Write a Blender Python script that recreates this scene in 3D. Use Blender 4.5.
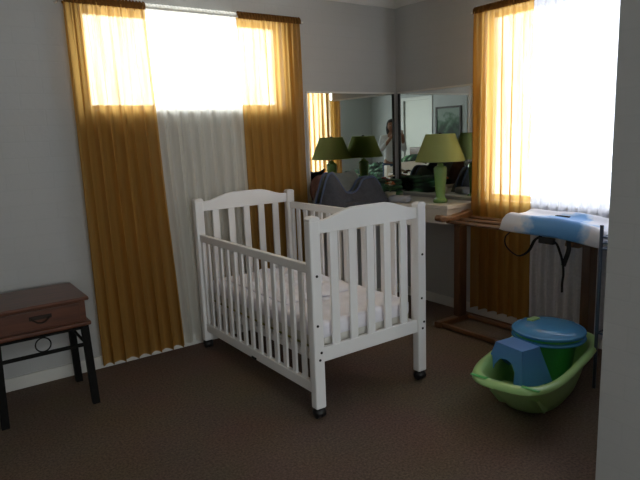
import bpy, bmesh, math, random
from mathutils import Vector, Matrix, noise
for _o in list(bpy.data.objects): bpy.data.objects.remove(_o)
C = bpy.context.scene.collection
PI = math.pi
# ------------------------------------------------------------------ camera
# room frame: corner of the two windowed walls at the origin, wall_left is the plane Y=0, wall_front the plane X=0
VIEW = Vector((3.3196, 3.5188, 1.3519))
cd = bpy.data.cameras.new('camera'); cam = bpy.data.objects.new('camera', cd); C.objects.link(cam)
fw = Vector((-0.57084, -0.80126, -0.17924)).normalized()
rt = Vector((-0.8098, 0.5855, -0.0383)); rt = (rt - fw * rt.dot(fw)).normalized(); up = rt.cross(fw)
mw = Matrix.Identity(4)
for i in range(3):
    mw[i][0] = rt[i]; mw[i][1] = up[i]; mw[i][2] = -fw[i]; mw[i][3] = VIEW[i]
cam.matrix_world = mw
cd.sensor_width = 36; cd.lens = 36 * 574.75 / 640; cd.clip_start = 0.02; cd.clip_end = 100
sc = bpy.context.scene; sc.camera = cam
# ------------------------------------------------------------------ light and exposure
sc.view_settings.view_transform = 'Standard'; sc.view_settings.look = 'None'
sc.view_settings.gamma = 1; sc.view_settings.use_curve_mapping = False
sc.view_settings.exposure = 1.45
w = bpy.data.worlds.new('world'); sc.world = w; w.use_nodes = True
bg = w.node_tree.nodes['Background']
bg.inputs['Color'].default_value = (0.94, 0.97, 1.0, 1); bg.inputs['Strength'].default_value = 3.6
def portal(loc, rot, sx, sy):
    l = bpy.data.lights.new('window_daylight_portal', 'AREA'); l.shape = 'RECTANGLE'; l.size = sx; l.size_y = sy
    l.cycles.is_portal = True
    o = bpy.data.objects.new('window_daylight_portal', l); C.objects.link(o); o.location = loc; o.rotation_euler = rot
WA = (1.07, 2.41, 1.54, 2.12)       # window in wall_left: X0 X1 Z0 Z1
WB = (0.88, 2.30, 0.86, 2.12)       # window in wall_front: Y0 Y1 Z0 Z1
WC = (1.8, 5.0, 0.8, 2.15)           # unseen window added behind the viewer in wall_back for fill light: X0 X1 Z0 Z1
RX, RY, RZ = 6.2, 7.45, 2.40
portal(((WA[0]+WA[1])/2, -0.13, (WA[2]+WA[3])/2), (PI/2, 0, 0), WA[1]-WA[0], WA[3]-WA[2])
bpy.context.view_layer.update()
portal((-0.13, (WB[0]+WB[1])/2, (WB[2]+WB[3])/2), (PI/2, 0, -PI/2), WB[1]-WB[0], WB[3]-WB[2])
portal(((WC[0]+WC[1])/2, RY+0.13, (WC[2]+WC[3])/2), (PI/2, 0, PI), WC[1]-WC[0], WC[3]-WC[2])  # portal of the added rear fill window
sc.cycles.max_bounces = 14; sc.cycles.diffuse_bounces = 8; sc.cycles.transparent_max_bounces = 24
sc.cycles.glossy_bounces = 6; sc.cycles.transmission_bounces = 8; sc.cycles.sample_clamp_indirect = 8.0
sc.cycles.caustics_reflective = False; sc.cycles.caustics_refractive = False

# ------------------------------------------------------------------ helpers
def lin(h):
    h = h.lstrip('#'); v = [int(h[i:i+2], 16)/255 for i in (0, 2, 4)]
    return tuple((c/12.92 if c <= .04045 else ((c+.055)/1.055)**2.4) for c in v) + (1,)
def mat(name, color, rough=.6, metal=0, var=0.0, scale=20, bump=0, bscale=60, stretch=(1,1,1), spec=.5, coat=0):
    m = bpy.data.materials.new(name); m.use_nodes = True; nt = m.node_tree; b = nt.nodes['Principled BSDF']
    c = lin(color) if isinstance(color, str) else color
    b.inputs['Base Color'].default_value = c; b.inputs['Roughness'].default_value = rough
    b.inputs['Metallic'].default_value = metal; b.inputs['Specular IOR Level'].default_value = spec
    b.inputs['Coat Weight'].default_value = coat
    tc = nt.nodes.new('ShaderNodeTexCoord'); mp = nt.nodes.new('ShaderNodeMapping'); mp.inputs['Scale'].default_value = stretch
    nt.links.new(tc.outputs['Object'], mp.inputs['Vector'])
    if var:
        n = nt.nodes.new('ShaderNodeTexNoise'); n.inputs['Scale'].default_value = scale; n.inputs['Detail'].default_value = 4
        r = nt.nodes.new('ShaderNodeValToRGB')
        r.color_ramp.elements[0].position = .3; r.color_ramp.elements[1].position = .7
        r.color_ramp.elements[0].color = tuple(x*(1-var) for x in c[:3]) + (1,)
        r.color_ramp.elements[1].color = tuple(min(1, x*(1+var)) for x in c[:3]) + (1,)
        nt.links.new(mp.outputs[0], n.inputs['Vector']); nt.links.new(n.outputs['Fac'], r.inputs[0]); nt.links.new(r.outputs[0], b.inputs['Base Color'])
    if bump:
        n2 = nt.nodes.new('ShaderNodeTexNoise'); n2.inputs['Scale'].default_value = bscale; n2.inputs['Detail'].default_value = 3
        bp = nt.nodes.new('ShaderNodeBump'); bp.inputs['Strength'].default_value = bump; bp.inputs['Distance'].default_value = .01
        nt.links.new(mp.outputs[0], n2.inputs['Vector']); nt.links.new(n2.outputs['Fac'], bp.inputs['Height']); nt.links.new(bp.outputs[0], b.inputs['Normal'])
    return m
def obj(name, bm, m, parent=None, smooth=False, bevel=0, sub=0, solid=0, ang=40):
    me = bpy.data.meshes.new(name); bmesh.ops.recalc_face_normals(bm, faces=bm.faces); bm.to_mesh(me); bm.free()
    o = bpy.data.objects.new(name, me); C.objects.link(o); me.materials.append(m)
    if parent: o.parent = parent
    if solid:
        d = o.modifiers.new('solid', 'SOLIDIFY'); d.thickness = solid; d.offset = 0
    if bevel:
        d = o.modifiers.new('bevel', 'BEVEL'); d.width = bevel; d.segments = 2; d.limit_method = 'ANGLE'; d.angle_limit = math.radians(35)
    if sub:
        d = o.modifiers.new('sub', 'SUBSURF'); d.levels = sub; d.render_levels = sub
    if smooth: 
        me.polygons.foreach_set('use_smooth', [True]*len(me.polygons))
        if ang < 180 and not sub: me.set_sharp_from_angle(angle=math.radians(ang))
    return o
def box(bm, x0, x1, y0, y1, z0, z1):
    r = bmesh.ops.create_cube(bm, size=1); vs = r['verts']
    for v in vs:
        v.co = Vector((x0+(v.co.x+.5)*(x1-x0), y0+(v.co.y+.5)*(y1-y0), z0+(v.co.z+.5)*(z1-z0)))
    return vs
def B(*a):
    bm = bmesh.new(); box(bm, *a); return bm
def BB(*bs):
    bm = bmesh.new()
    for a in bs: box(bm, *a)
    return bm
def tube(bm, pts, r, n=10, caps=True, flat=1.0):
    pts = [Vector(p) for p in pts]; rings = []; prev = None
    for i, p in enumerate(pts):
        t = (pts[min(i+1, len(pts)-1)] - pts[max(i-1, 0)]).normalized()
        if prev is None:
            a = Vector((0, 0, 1)) if abs(t.z) < .9 else Vector((1, 0, 0)); nrm = t.cross(a).normalized()
        else:
            nrm = (prev - t*prev.dot(t)).normalized()
        prev = nrm; bn = t.cross(nrm); rr = r[i] if isinstance(r, (list, tuple)) else r
        rings.append([bm.verts.new(p + (nrm*math.cos(2*PI*k/n) + bn*math.sin(2*PI*k/n)*flat)*rr) for k in range(n)])
    for a, b in zip(rings, rings[1:]):
        for k in range(n): bm.faces.new((a[k], a[(k+1) % n], b[(k+1) % n], b[k]))
    if caps: bm.faces.new(rings[0][::-1]); bm.faces.new(rings[-1])
def T(pts, r, n=10, **k):
    bm = bmesh.new(); tube(bm, pts, r, n, **k); return bm
def lathe(bm, prof, c=(0,0,0), n=32, capb=True, capt=True):
    rings = [[bm.verts.new((c[0]+r*math.cos(2*PI*k/n), c[1]+r*math.sin(2*PI*k/n), c[2]+z)) for k in range(n)] for r, z in prof]
    for a, b in zip(rings, rings[1:]):
        for k in range(n): bm.faces.new((a[k], a[(k+1) % n], b[(k+1) % n], b[k]))
    if capb: bm.faces.new(rings[0][::-1])
    if capt: bm.faces.new(rings[-1])
def L(prof, c=(0,0,0), n=32, **k):
    bm = bmesh.new(); lathe(bm, prof, c, n, **k); return bm
def prism(bm, poly, axis, a, b):
    """extrude a 2-D outline along an axis (0 X, 1 Y, 2 Z)"""
    def p(u, v, t): return {0: (t, u, v), 1: (u, t, v), 2: (u, v, t)}[axis]
    lo = [bm.verts.new(p(u, v, a)) for u, v in poly]; hi = [bm.verts.new(p(u, v, b)) for u, v in poly]
    n = len(poly); bm.faces.new(lo); bm.faces.new(hi[::-1])
    for i in range(n): bm.faces.new((lo[i], lo[(i+1) % n], hi[(i+1) % n], hi[i]))
def PR(poly, axis, a, b):
    bm = bmesh.new(); prism(bm, poly, axis, a, b); return bm
def tag(o, label, cat, group=None):
    o['label'] = label; o['category'] = cat
    if group: o['group'] = group
    return o
def thing(name, label, cat, loc=(0,0,0), rz=0, group=None):
    o = bpy.data.objects.new(name, None); C.objects.link(o); o.location = loc; o.rotation_euler = (0, 0, rz); o.empty_display_size = .1
    return tag(o, label, cat, group)
def struct(name, bm, m, parent=None, **k):
    o = obj(name, bm, m, parent, **k)
    if not parent: o['kind'] = 'structure'
    return o
def blob(bm, c, s, seed=0, amp=.15, n=3, freq=6.0):
    r = bmesh.ops.create_icosphere(bm, subdivisions=n, radius=1)
    for v in r['verts']:
        d = 1 + amp*noise.noise(v.co*freq*.35 + Vector((seed, seed*2, 0)))
        v.co = Vector((c[0]+v.co.x*s[0]*d, c[1]+v.co.y*s[1]*d, c[2]+v.co.z*s[2]*d))

# ------------------------------------------------------------------ materials
def wall_mat(name, color, bricks=True):
    m = mat(name, color, .75, spec=.25); nt = m.node_tree; b = nt.nodes['Principled BSDF']
    tc = nt.nodes.new('ShaderNodeTexCoord'); sp = nt.nodes.new('ShaderNodeSeparateXYZ'); cb = nt.nodes.new('ShaderNodeCombineXYZ'); ad = nt.nodes.new('ShaderNodeMath')
    nt.links.new(tc.outputs['Object'], sp.inputs[0]); nt.links.new(sp.outputs[0], ad.inputs[0]); nt.links.new(sp.outputs[1], ad.inputs[1])
    nt.links.new(ad.outputs[0], cb.inputs[0]); nt.links.new(sp.outputs[2], cb.inputs[1])
    br = nt.nodes.new('ShaderNodeTexBrick'); br.inputs['Scale'].default_value = 1; br.inputs['Brick Width'].default_value = .24
    br.inputs['Row Height'].default_value = .086; br.inputs['Mortar Size'].default_value = .005; br.inputs['Mortar Smooth'].default_value = 1
    c = lin(color)
    br.inputs['Color1'].default_value = c; br.inputs['Color2'].default_value = tuple(x*.985 for x in c[:3])+(1,); br.inputs['Mortar'].default_value = tuple(x*.965 for x in c[:3])+(1,)
    nt.links.new(cb.outputs[0], br.inputs['Vector']); nt.links.new(br.outputs['Color'], b.inputs['Base Color'])
    n2 = nt.nodes.new('ShaderNodeTexNoise'); n2.inputs['Scale'].default_value = 35; n2.inputs['Detail'].default_value = 5
    nt.links.new(tc.outputs['Object'], n2.inputs['Vector'])
    mx = nt.nodes.new('ShaderNodeMath'); mx.operation = 'MULTIPLY_ADD'; mx.inputs[1].default_value = -.35
    nt.links.new(br.outputs['Fac'], mx.inputs[0]); nt.links.new(n2.outputs['Fac'], mx.inputs[2])
    bp = nt.nodes.new('ShaderNodeBump'); bp.inputs['Strength'].default_value = .16; bp.inputs['Distance'].default_value = .006
    nt.links.new(mx.outputs[0], bp.inputs['Height']); nt.links.new(bp.outputs[0], b.inputs['Normal'])
    return m
M_wall = wall_mat('painted_brick', '#b6b6b5')
M_ceil = mat('ceiling_paint', '#d6d5d0', .8, bump=.1)
M_trim = mat('white_trim_paint', '#d8d6d0', .4)
M_alu = mat('window_frame_paint', '#d9d9d6', .4)
def glass_mat():
    m = bpy.data.materials.new('window_glass'); m.use_nodes = True; nt = m.node_tree; nt.nodes.clear()
    o = nt.nodes.new('ShaderNodeOutputMaterial'); t = nt.nodes.new('ShaderNodeBsdfTransparent'); g = nt.nodes.new('ShaderNodeBsdfGlossy')
    t.inputs[0].default_value = (.95, .97, .96, 1); g.inputs['Roughness'].default_value = .02; mx = nt.nodes.new('ShaderNodeMixShader'); mx.inputs[0].default_value = .06
    nt.links.new(t.outputs[0], mx.inputs[1]); nt.links.new(g.outputs[0], mx.inputs[2]); nt.links.new(mx.outputs[0], o.inputs[0]); return m
M_glass = glass_mat()
def mirror_mat():
    m = mat('mirror_glass', (.80, .84, .82, 1), .004, 1); return m
M_mirror = mirror_mat()
def carpet():
    m = mat('brown_carpet', '#57463e', .95, spec=.1); nt = m.node_tree; b = nt.nodes['Principled BSDF']
    tc = nt.nodes.new('ShaderNodeTexCoord')
    n1 = nt.nodes.new('ShaderNodeTexNoise'); n1.inputs['Scale'].default_value = 90; n1.inputs['Detail'].default_value = 6; n1.inputs['Roughness'].default_value = .75
    n2 = nt.nodes.new('ShaderNodeTexNoise'); n2.inputs['Scale'].default_value = 2.2; n2.inputs['Detail'].default_value = 3
    for n in (n1, n2): nt.links.new(tc.outputs['Object'], n.inputs['Vector'])
    r = nt.nodes.new('ShaderNodeValToRGB'); r.color_ramp.elements[0].position = .36; r.color_ramp.elements[1].position = .66
    r.color_ramp.elements[0].color = lin('#5c4e45'); r.color_ramp.elements[1].color = lin('#897567')
    mx = nt.nodes.new('ShaderNodeMix'); mx.data_type = 'RGBA'; mx.blend_type = 'MULTIPLY'; mx.inputs[0].default_value = .35
    nt.links.new(n1.outputs['Fac'], r.inputs[0]); nt.links.new(r.outputs[0], mx.inputs[6]); nt.links.new(n2.outputs['Color'], mx.inputs[7])
    nt.links.new(mx.outputs[2], b.inputs['Base Color'])
    bp = nt.nodes.new('ShaderNodeBump'); bp.inputs['Strength'].default_value = .4; bp.inputs['Distance'].default_value = .01
    nt.links.new(n1.outputs['Fac'], bp.inputs['Height']); nt.links.new(bp.outputs[0], b.inputs['Normal']); return m
M_carpet = carpet()
def cloth(name, diff, trans, f_trans, see, lace=False, stripe=0.0, vertical=(1,1)):
    """woven sheer cloth: diffuse + translucent, with open weave letting part of the light straight through"""
    m = bpy.data.materials.new(name); m.use_nodes = True; nt = m.node_tree; nt.nodes.clear(); N = nt.nodes.new
    o = N('ShaderNodeOutputMaterial'); d = N('ShaderNodeBsdfDiffuse'); t = N('ShaderNodeBsdfTranslucent'); tr = N('ShaderNodeBsdfTransparent')
    tr.inputs[0].default_value = tuple(.5+.5*x for x in lin(trans)[:3]) + (1,)
    d.inputs[0].default_value = lin(diff); t.inputs[0].default_value = lin(trans)
    a = N('ShaderNodeMixShader'); a.inputs[0].default_value = f_trans; b = N('ShaderNodeMixShader')
    nt.links.new(d.outputs[0], a.inputs[1]); nt.links.new(t.outputs[0], a.inputs[2])
    nt.links.new(a.outputs[0], b.inputs[1]); nt.links.new(tr.outputs[0], b.inputs[2]); nt.links.new(b.outputs[0], o.inputs[0])
    tc = N('ShaderNodeTexCoord'); mp = N('ShaderNodeMapping'); mp.inputs['Scale'].default_value = (40, 40, 1.6) if not lace else (22, 22, 22)
    nt.links.new(tc.outputs['Object'], mp.inputs[0])
    if lace:
        n = N('ShaderNodeTexVoronoi'); n.inputs['Scale'].default_value = 2.2; out = n.outputs['Distance']
    else:
        n = N('ShaderNodeTexNoise'); n.inputs['Scale'].default_value = 1; n.inputs['Detail'].default_value = 4; out = n.outputs['Fac']
    nt.links.new(mp.outputs[0], n.inputs['Vector'])
    r = N('ShaderNodeMapRange'); r.inputs['From Min'].default_value = .3; r.inputs['From Max'].default_value = .7
    r.inputs['To Min'].default_value = max(0, see*(1-stripe)); r.inputs['To Max'].default_value = see*(1+stripe)
    nt.links.new(out, r.inputs['Value']); nt.links.new(r.outputs[0], b.inputs[0]); return m
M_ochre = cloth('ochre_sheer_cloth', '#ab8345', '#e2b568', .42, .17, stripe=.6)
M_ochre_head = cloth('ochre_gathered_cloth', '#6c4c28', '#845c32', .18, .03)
M_sheer = cloth('white_sheer_cloth', '#e6e1d6', '#f4f2ee', .45, .20, stripe=.3)
M_lace = cloth('white_lace_cloth', '#d8d8dc', '#e4e3f0', .27, .055, lace=True, stripe=.7)
M_crib = mat('white_crib_paint', '#efedec', .38, spec=.4)
M_black = mat('black_rubber', '#141212', .5)
M_bolt = mat('dark_bolt_metal', '#2a2624', .4, .6)
M_bed = mat('white_cotton', '#e9e7ee', .85, var=.04, scale=14, bump=.35, bscale=18)
M_mattress = mat('pale_mattress_cover', '#cfccc4', .85, bump=.2, bscale=40)
M_piping = mat('olive_piping', '#8b8748', .8)
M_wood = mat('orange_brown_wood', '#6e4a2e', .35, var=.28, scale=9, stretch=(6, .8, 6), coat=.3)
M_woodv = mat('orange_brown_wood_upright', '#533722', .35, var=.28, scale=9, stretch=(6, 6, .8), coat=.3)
M_cherry = mat('reddish_dark_wood', '#5c3320', .35, var=.3, scale=7, stretch=(1, 8, 8), coat=.25)
M_iron = mat('black_iron', '#0d0b09', .7, 0, spec=.2)
M_brass = mat('aged_dark_brass', '#2a1d14', .6, .4)
M_bench = mat('cream_laminate', '#c9c4bb', .45)
M_green = mat('glazed_green_ceramic', '#7fa860', .2, var=.08, scale=6, coat=.5)
M_tubgreen = mat('lime_green_plastic', '#a4cc84', .3, coat=.2)
M_bucket = mat('bright_green_plastic', '#48ae5c', .3, coat=.2)
M_blue = mat('sky_blue_plastic', '#4f9ad2', .25, coat=.3)
M_bluedull = mat('mid_blue_plastic', '#4c86c8', .4)
M_webbing = mat('black_webbing', '#101014', .8)
M_steel = mat('blue_grey_steel', '#5f6c80', .3, .8)

# ------------------------------------------------------------------ room shell
struct('floor', B(-.15, RX+.15, -.15, RY+.15, -.1, 0), M_carpet)
struct('ceiling', B(-.15, RX+.15, -.15, RY+.15, RZ, RZ+.1), M_ceil)
def wall_with_hole(name, axis, a0, a1, p0, p1, h, m):
    """wall running a0..a1 along the axis, thickness p0..p1, hole h=(h0,h1,z0,z1)"""
    bs = [(a0, h[0], 0, RZ), (h[1], a1, 0, RZ), (h[0], h[1], 0, h[2]), (h[0], h[1], h[3], RZ)]
    bm = bmesh.new()
    for u0, u1, z0, z1 in bs:
        if axis == 0: box(bm, u0, u1, p0, p1, z0, z1)
        else: box(bm, p0, p1, u0, u1, z0, z1)
    bmesh.ops.remove_doubles(bm, verts=bm.verts, dist=1e-4)
    return struct(name, bm, m)
wall_with_hole('wall_left', 0, 0, RX, -.12, 0, WA, M_wall)
wall_with_hole('wall_front', 1, -.12, RY+.12, -.12, 0, WB, M_wall)
struct('wall_right', B(0, 1.45, 2.546, RY, 0, RZ), M_wall)
wall_with_hole('wall_back', 0, 0, RX, RY, RY+.12, WC, M_wall)
DY0, DY1 = 5.50, 6.32
bm = BB((RX, RX+.12, -.12, DY0, 0, RZ), (RX, RX+.12, DY1, RY+.12, 0, RZ), (RX, RX+.12, DY0, DY1, 2.04, RZ)); struct('wall_rear', bm, M_wall)
d = struct('door_1', B(RX+.03, RX+.07, DY0, DY1, .005, 2.04), mat('door_paint', '#dcdad2', .4))
bm = bmesh.new()
for (y0, y1, z0, z1) in ((DY0-.07, DY0, 0, 2.11), (DY1, DY1+.07, 0, 2.11), (DY0, DY1, 2.04, 2.11)): box(bm, RX-.018, RX, y0, y1, z0, z1)
obj('door_frame', bm, M_trim, d, bevel=.003)
obj('door_handle', T([(RX+.03, DY0+.08, 1.0), (RX-.03, DY0+.08, 1.0), (RX-.035, DY0+.18, 1.0)], .009), M_steel, d, smooth=True)
def window(name, axis, h, p, out):
    """frame, mullions and glass; p is the wall's inner face, out the direction (+-1) to the outside"""
    a0, a1, z0, z1 = h; t = .035; pi, po = p + out*.05, p + out*.09
    lo, hi = min(pi, po), max(pi, po)
    def bx(bm, u0, u1, q0, q1, za, zb):
        if axis == 0: box(bm, u0, u1, q0, q1, za, zb)
        else: box(bm, q0, q1, u0, u1, za, zb)
    bm = bmesh.new(); mid = (lo+hi)/2
    bx(bm, a0, a1, mid-.003, mid+.003, z0, z1); w_ = struct(name, bm, M_glass)
    bm = bmesh.new()
    bx(bm, a0, a1, lo, hi, z0, z0+t); bx(bm, a0, a1, lo, hi, z1-t, z1); bx(bm, a0, a0+t, lo, hi, z0+t, z1-t); bx(bm, a1-t, a1, lo, hi, z0+t, z1-t)
    n = 1 if p == 0 else 4
    for k in range(1, n):
        u = a0+(a1-a0)*k/n; bx(bm, u-.015, u+.015, lo, hi, z0+t, z1-t)
    obj('window_frame', bm, M_alu, w_, bevel=.003)
    bm = bmesh.new(); q = sorted((p - out*.02, p + out*.05)); bx(bm, a0-.0, a1+.0, q[0], q[1], z0-.02, z0+.002); obj('window_sill', bm, M_trim, w_, bevel=.003)
window('window_1', 0, WA, 0, -1); window('window_2', 1, WB, 0, -1); window('added_fill_window', 0, WC, RY, 1)  # the one in wall_back is unseen, added to brighten the room from behind
def cornice(name, axis, a0, a1, p, s):
    pts = [(p, RZ)] + [(p + s*.085*(1-math.cos(t)), RZ-.085*(1-math.sin(t))) for t in [PI/2*k/8 for k in range(9)]]
    pts = [(p, RZ), (p, RZ-.09), (p+s*.012, RZ-.09)] + [(p+s*(.012+.073*(1-math.cos(k*PI/16))), RZ-.085+.073*math.sin(k*PI/16)) for k in range(1, 9)] + [(p+s*.09, RZ)]
    bm = bmesh.new(); prism(bm, pts, axis, a0, a1); return struct(name, bm, M_ceil)
cornice('trim_1', 0, 0, RX, 0, 1); cornice('trim_2', 1, .0, 2.546, 0, 1)
struct('baseboard_left', B(.016, RX, 0, .016, 0, .075), M_trim, bevel=.004)
struct('baseboard_front', B(0, .016, 0, 2.546, 0, .075), M_trim, bevel=.004)
struct('baseboard_rear', B(RX-.016, RX, 0, DY0-.08, 0, .075), M_trim, bevel=.004)

# ------------------------------------------------------------------ curtains
def curtain(label, axis, t0, t1, b0, b1, off, zt, zb, folds, amp, seed, m, head, group, hem=0.0, header=True, swing=0.0):
    """panel running t0..t1 along the rod and b0..b1 at the hem"""
    th = thing('curtain', label, 'curtain', ((t0+t1)/2, off, 0) if axis == 0 else (off, (t0+t1)/2, 0), 0, group); base = (t0+t1)/2
    rnd = random.Random(seed); NU, NV = folds*16, 46
    ph = [rnd.uniform(-.9, .9) for _ in range(folds*2+4)]; am = [rnd.uniform(.55, 1.25) for _ in range(folds*2+4)]
    def P(u, v):
        s = t0+(t1-t0)*u; sb = b0+(b1-b0)*u; k = v**1.2; a = s*(1-k)+sb*k
        x = u*folds; i = int(x); f = x-i
        A_ = am[i]*(1-f)+am[i+1]*f; p_ = ph[i]*(1-f)+ph[i+1]*f
        y = amp*A_*(.35+.65*v**.5)*math.sin(2*PI*x + p_*v*1.3)
        y += amp*.38*v**.6*math.sin(4*PI*x+1.3*p_+seed)
        y += amp*.35*(1-v)**2*math.sin(2*PI*x*2.7+seed) + amp*.12*math.sin(23*u+9*v)
        a += amp*.5*math.cos(2*PI*x+p_)*(.3+.7*v) * (0 if u in (0, 1) else 1)
        z = zt+(zb-zt)*v + (hem*u if v > .98 else 0)
        return a-base, y + swing*v, z
    bm = bmesh.new(); g = [[None]*(NV+1) for _ in range(NU+1)]
    for i in range(NU+1):
        for j in range(NV+1):
            a, y, z = P(i/NU, j/NV); g[i][j] = bm.verts.new((a, y, z) if axis == 0 else (y, a, z))
    for i in range(NU):
        for j in range(NV): bm.faces.new((g[i][j], g[i+1][j], g[i+1][j+1], g[i][j+1]))
    obj('curtain_panel', bm, m, th, smooth=True, ang=180)
    # gathered heading folded over the rod
    bm = bmesh.new(); rows = []
    n = NU; hh = .028 if header else .016
    for j in range(9):
        v = j/8; row = []
        for i in range(n+1):
            u = i/n; s = t0+(t1-t0)*u
            fr = (.006 if header else .002)*math.sin(2*PI*u*folds*3.3+seed)*(1.3-v*.3)
            ang = v*PI; yy = math.cos(ang)*.020 + fr*.6; zz = zt+.012+ (math.sin(ang)*.016 if 0 < v < 1 else -0.0)
            if v == 0 or v == 1: zz = zt+.012-hh
            zz += (.006 if header else .0015)*math.sin(2*PI*u*folds*3.3+2*seed) * (1 if 0 < v < 1 else .4)
            row.append(bm.verts.new((s-base, yy, zz) if axis == 0 else (yy, s-base, zz)))
        rows.append(row)
    for a, b in zip(rows, rows[1:]):
        for i in range(n): bm.faces.new((a[i], a[i+1], b[i+1], b[i]))
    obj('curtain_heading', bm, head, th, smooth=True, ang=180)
    return th
OFF = .060
curtain('ochre sheer curtain beside the blank wall, nearest the side table', 0, 2.05, 2.50, 1.975, 2.49, OFF, 2.125, .03, 7, .030, 3, M_ochre, M_ochre_head, 'ochre curtains')
curtain('white sheer curtain between the two ochre ones behind the crib', 0, 1.445, 2.05, 1.41, 1.975, OFF-.020, 2.125, .03, 8, .020, 8, M_sheer, M_sheer, 'white sheer curtains', header=False)
curtain('ochre curtain hanging between the white sheer and the left mirror', 0, .955, 1.445, .95, 1.41, OFF, 2.125, .03, 7, .023, 5, M_ochre, M_ochre_head, 'ochre curtains')
curtain('ochre curtain hanging right of the green lamp behind the wooden stand', 1, .835, 1.285, .835, 1.30, OFF, 2.125, .07, 6, .026, 11, M_ochre, M_ochre_head, 'ochre curtains')
curtain('white lace curtain behind the changing mat on the wooden stand', 1, 1.285, 2.40, 1.30, 2.40, OFF-.020, 2.125, .07, 17, .015, 14, M_lace, M_lace, 'white sheer curtains', header=False)
def rod(label, axis, a0, a1):
    mid = (a0+a1)/2; r = thing('curtain_rod', label, 'curtain rod', (mid, OFF, 2.125) if axis == 0 else (OFF, mid, 2.125), 0)
    h = (a1-a0)/2; v = (lambda a, y, z: (a, y, z)) if axis == 0 else (lambda a, y, z: (y, a, z))
    obj('rod', T([v(-h, 0, 0), v(h, 0, 0)], .006, 10), M_trim, r, smooth=True)
    for s in (-h+.004, h-.004):
        obj('bracket', T([v(s, 0, 0), v(s, -OFF+.012, 0), v(s, -OFF+.001, 0)], [.005, .006, .012], 10), M_trim, r, smooth=True)
rod('thin white rod over the high window behind the crib', 0, .93, 2.53)
rod('thin white rod over the window on the right', 1, .81, 2.43)

# ------------------------------------------------------------------ mirrors
def mirror(label, axis, a0, a1, z0, z1):
    t = thing('wall_mirror', label, 'mirror', (a0, 0, z0) if axis == 0 else (0, a0, z0), 0)
    def q(u0, u1, d0, d1, za, zb): return (u0-a0, u1-a0, d0, d1, za-z0, zb-z0) if axis == 0 else (d0, d1, u0-a0, u1-a0, za-z0, zb-z0)
    obj('mirror_glass', B(*q(a0, a1, .002, .008, z0, z1)), M_mirror, t)
    obj('edge_strip', B(*q(a0-.014, a0, .001, .016, z0, z1)), M_bolt, t, bevel=.001)
    obj('top_channel', B(*q(a0-.014, a1, .001, .018, z1, z1+.012)), M_trim, t, bevel=.001)
    obj('bottom_channel', B(*q(a0-.014, a1, .001, .018, z0-.012, z0)), M_trim, t, bevel=.001)
    return t
m1 = mirror('frameless wall mirror behind the baby carrier, left of the corner', 0, .05, .885, .875, 1.655)
m2 = mirror('frameless wall mirror behind the green table lamp, right of the corner', 1, .05, .90, .875, 1.655)
obj('side_strip', B(.835, .847, .001, .016, 0, .78), M_trim, m1)

# ------------------------------------------------------------------ dressing bench built into the corner
t = thing('dressing_bench', 'cream built-in dressing bench running round the corner under the mirrors', 'bench', (0, 0, 0))
bm = PR([(.003, .003), (.945, .003), (.945, .115), (1.04, .115), (1.04, .50), (.46, .50), (.32, .62), (.32, .832), (.003, .832)], 2, .812, .840)
obj('bench_top', bm, M_bench, t, bevel=.004)
bm = PR([(.02, .02), (.935, .02), (.935, .125), (1.03, .125), (1.03, .49), (.45, .49), (.31, .61), (.31, .82), (.02, .82)], 2, .705, .812)
obj('drawer_box', bm, M_bench, t, bevel=.002)
for (x, y) in ((.90, .06), (.98, .44)):
    obj('leg', B(x-.02, x+.02, y-.02, y+.02, 0, .706), M_bench, t, bevel=.003)

# ------------------------------------------------------------------ table lamp
t = thing('table_lamp', 'green ceramic table lamp with a lime cone shade on the bench', 'lamp', (.195, .655, .840))
obj('lamp_base', L([(.048, 0), (.052, .006), (.050, .022), (.038, .032), (.033, .045), (.036, .09), (.041, .15), (.046, .21), (.047, .245), (.040, .258), (.024, .264), (.021, .280), (.012, .284)]), M_green, t, smooth=True)
obj('stem', L([(.008, .282), (.008, .478), (.013, .480), (.013, .492), (.004, .498)], n=12), M_brass, t, smooth=True)
M_shade = cloth('lime_lampshade_cloth', '#b6bf80', '#b6c67c', .45, .0)
obj('lamp_shade', L([(.176, .296), (.176, .303), (.104, .484), (.102, .488)], capb=False, capt=False, n=48), M_shade, t, smooth=True, solid=.002)
bm = bmesh.new()
for k in range(3): tube(bm, [(0, 0, .480), (.100*math.cos(k*2.094), .100*math.sin(k*2.094), .482)], .0015, 6)
obj('shade_spider', bm, M_brass, t)

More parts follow.
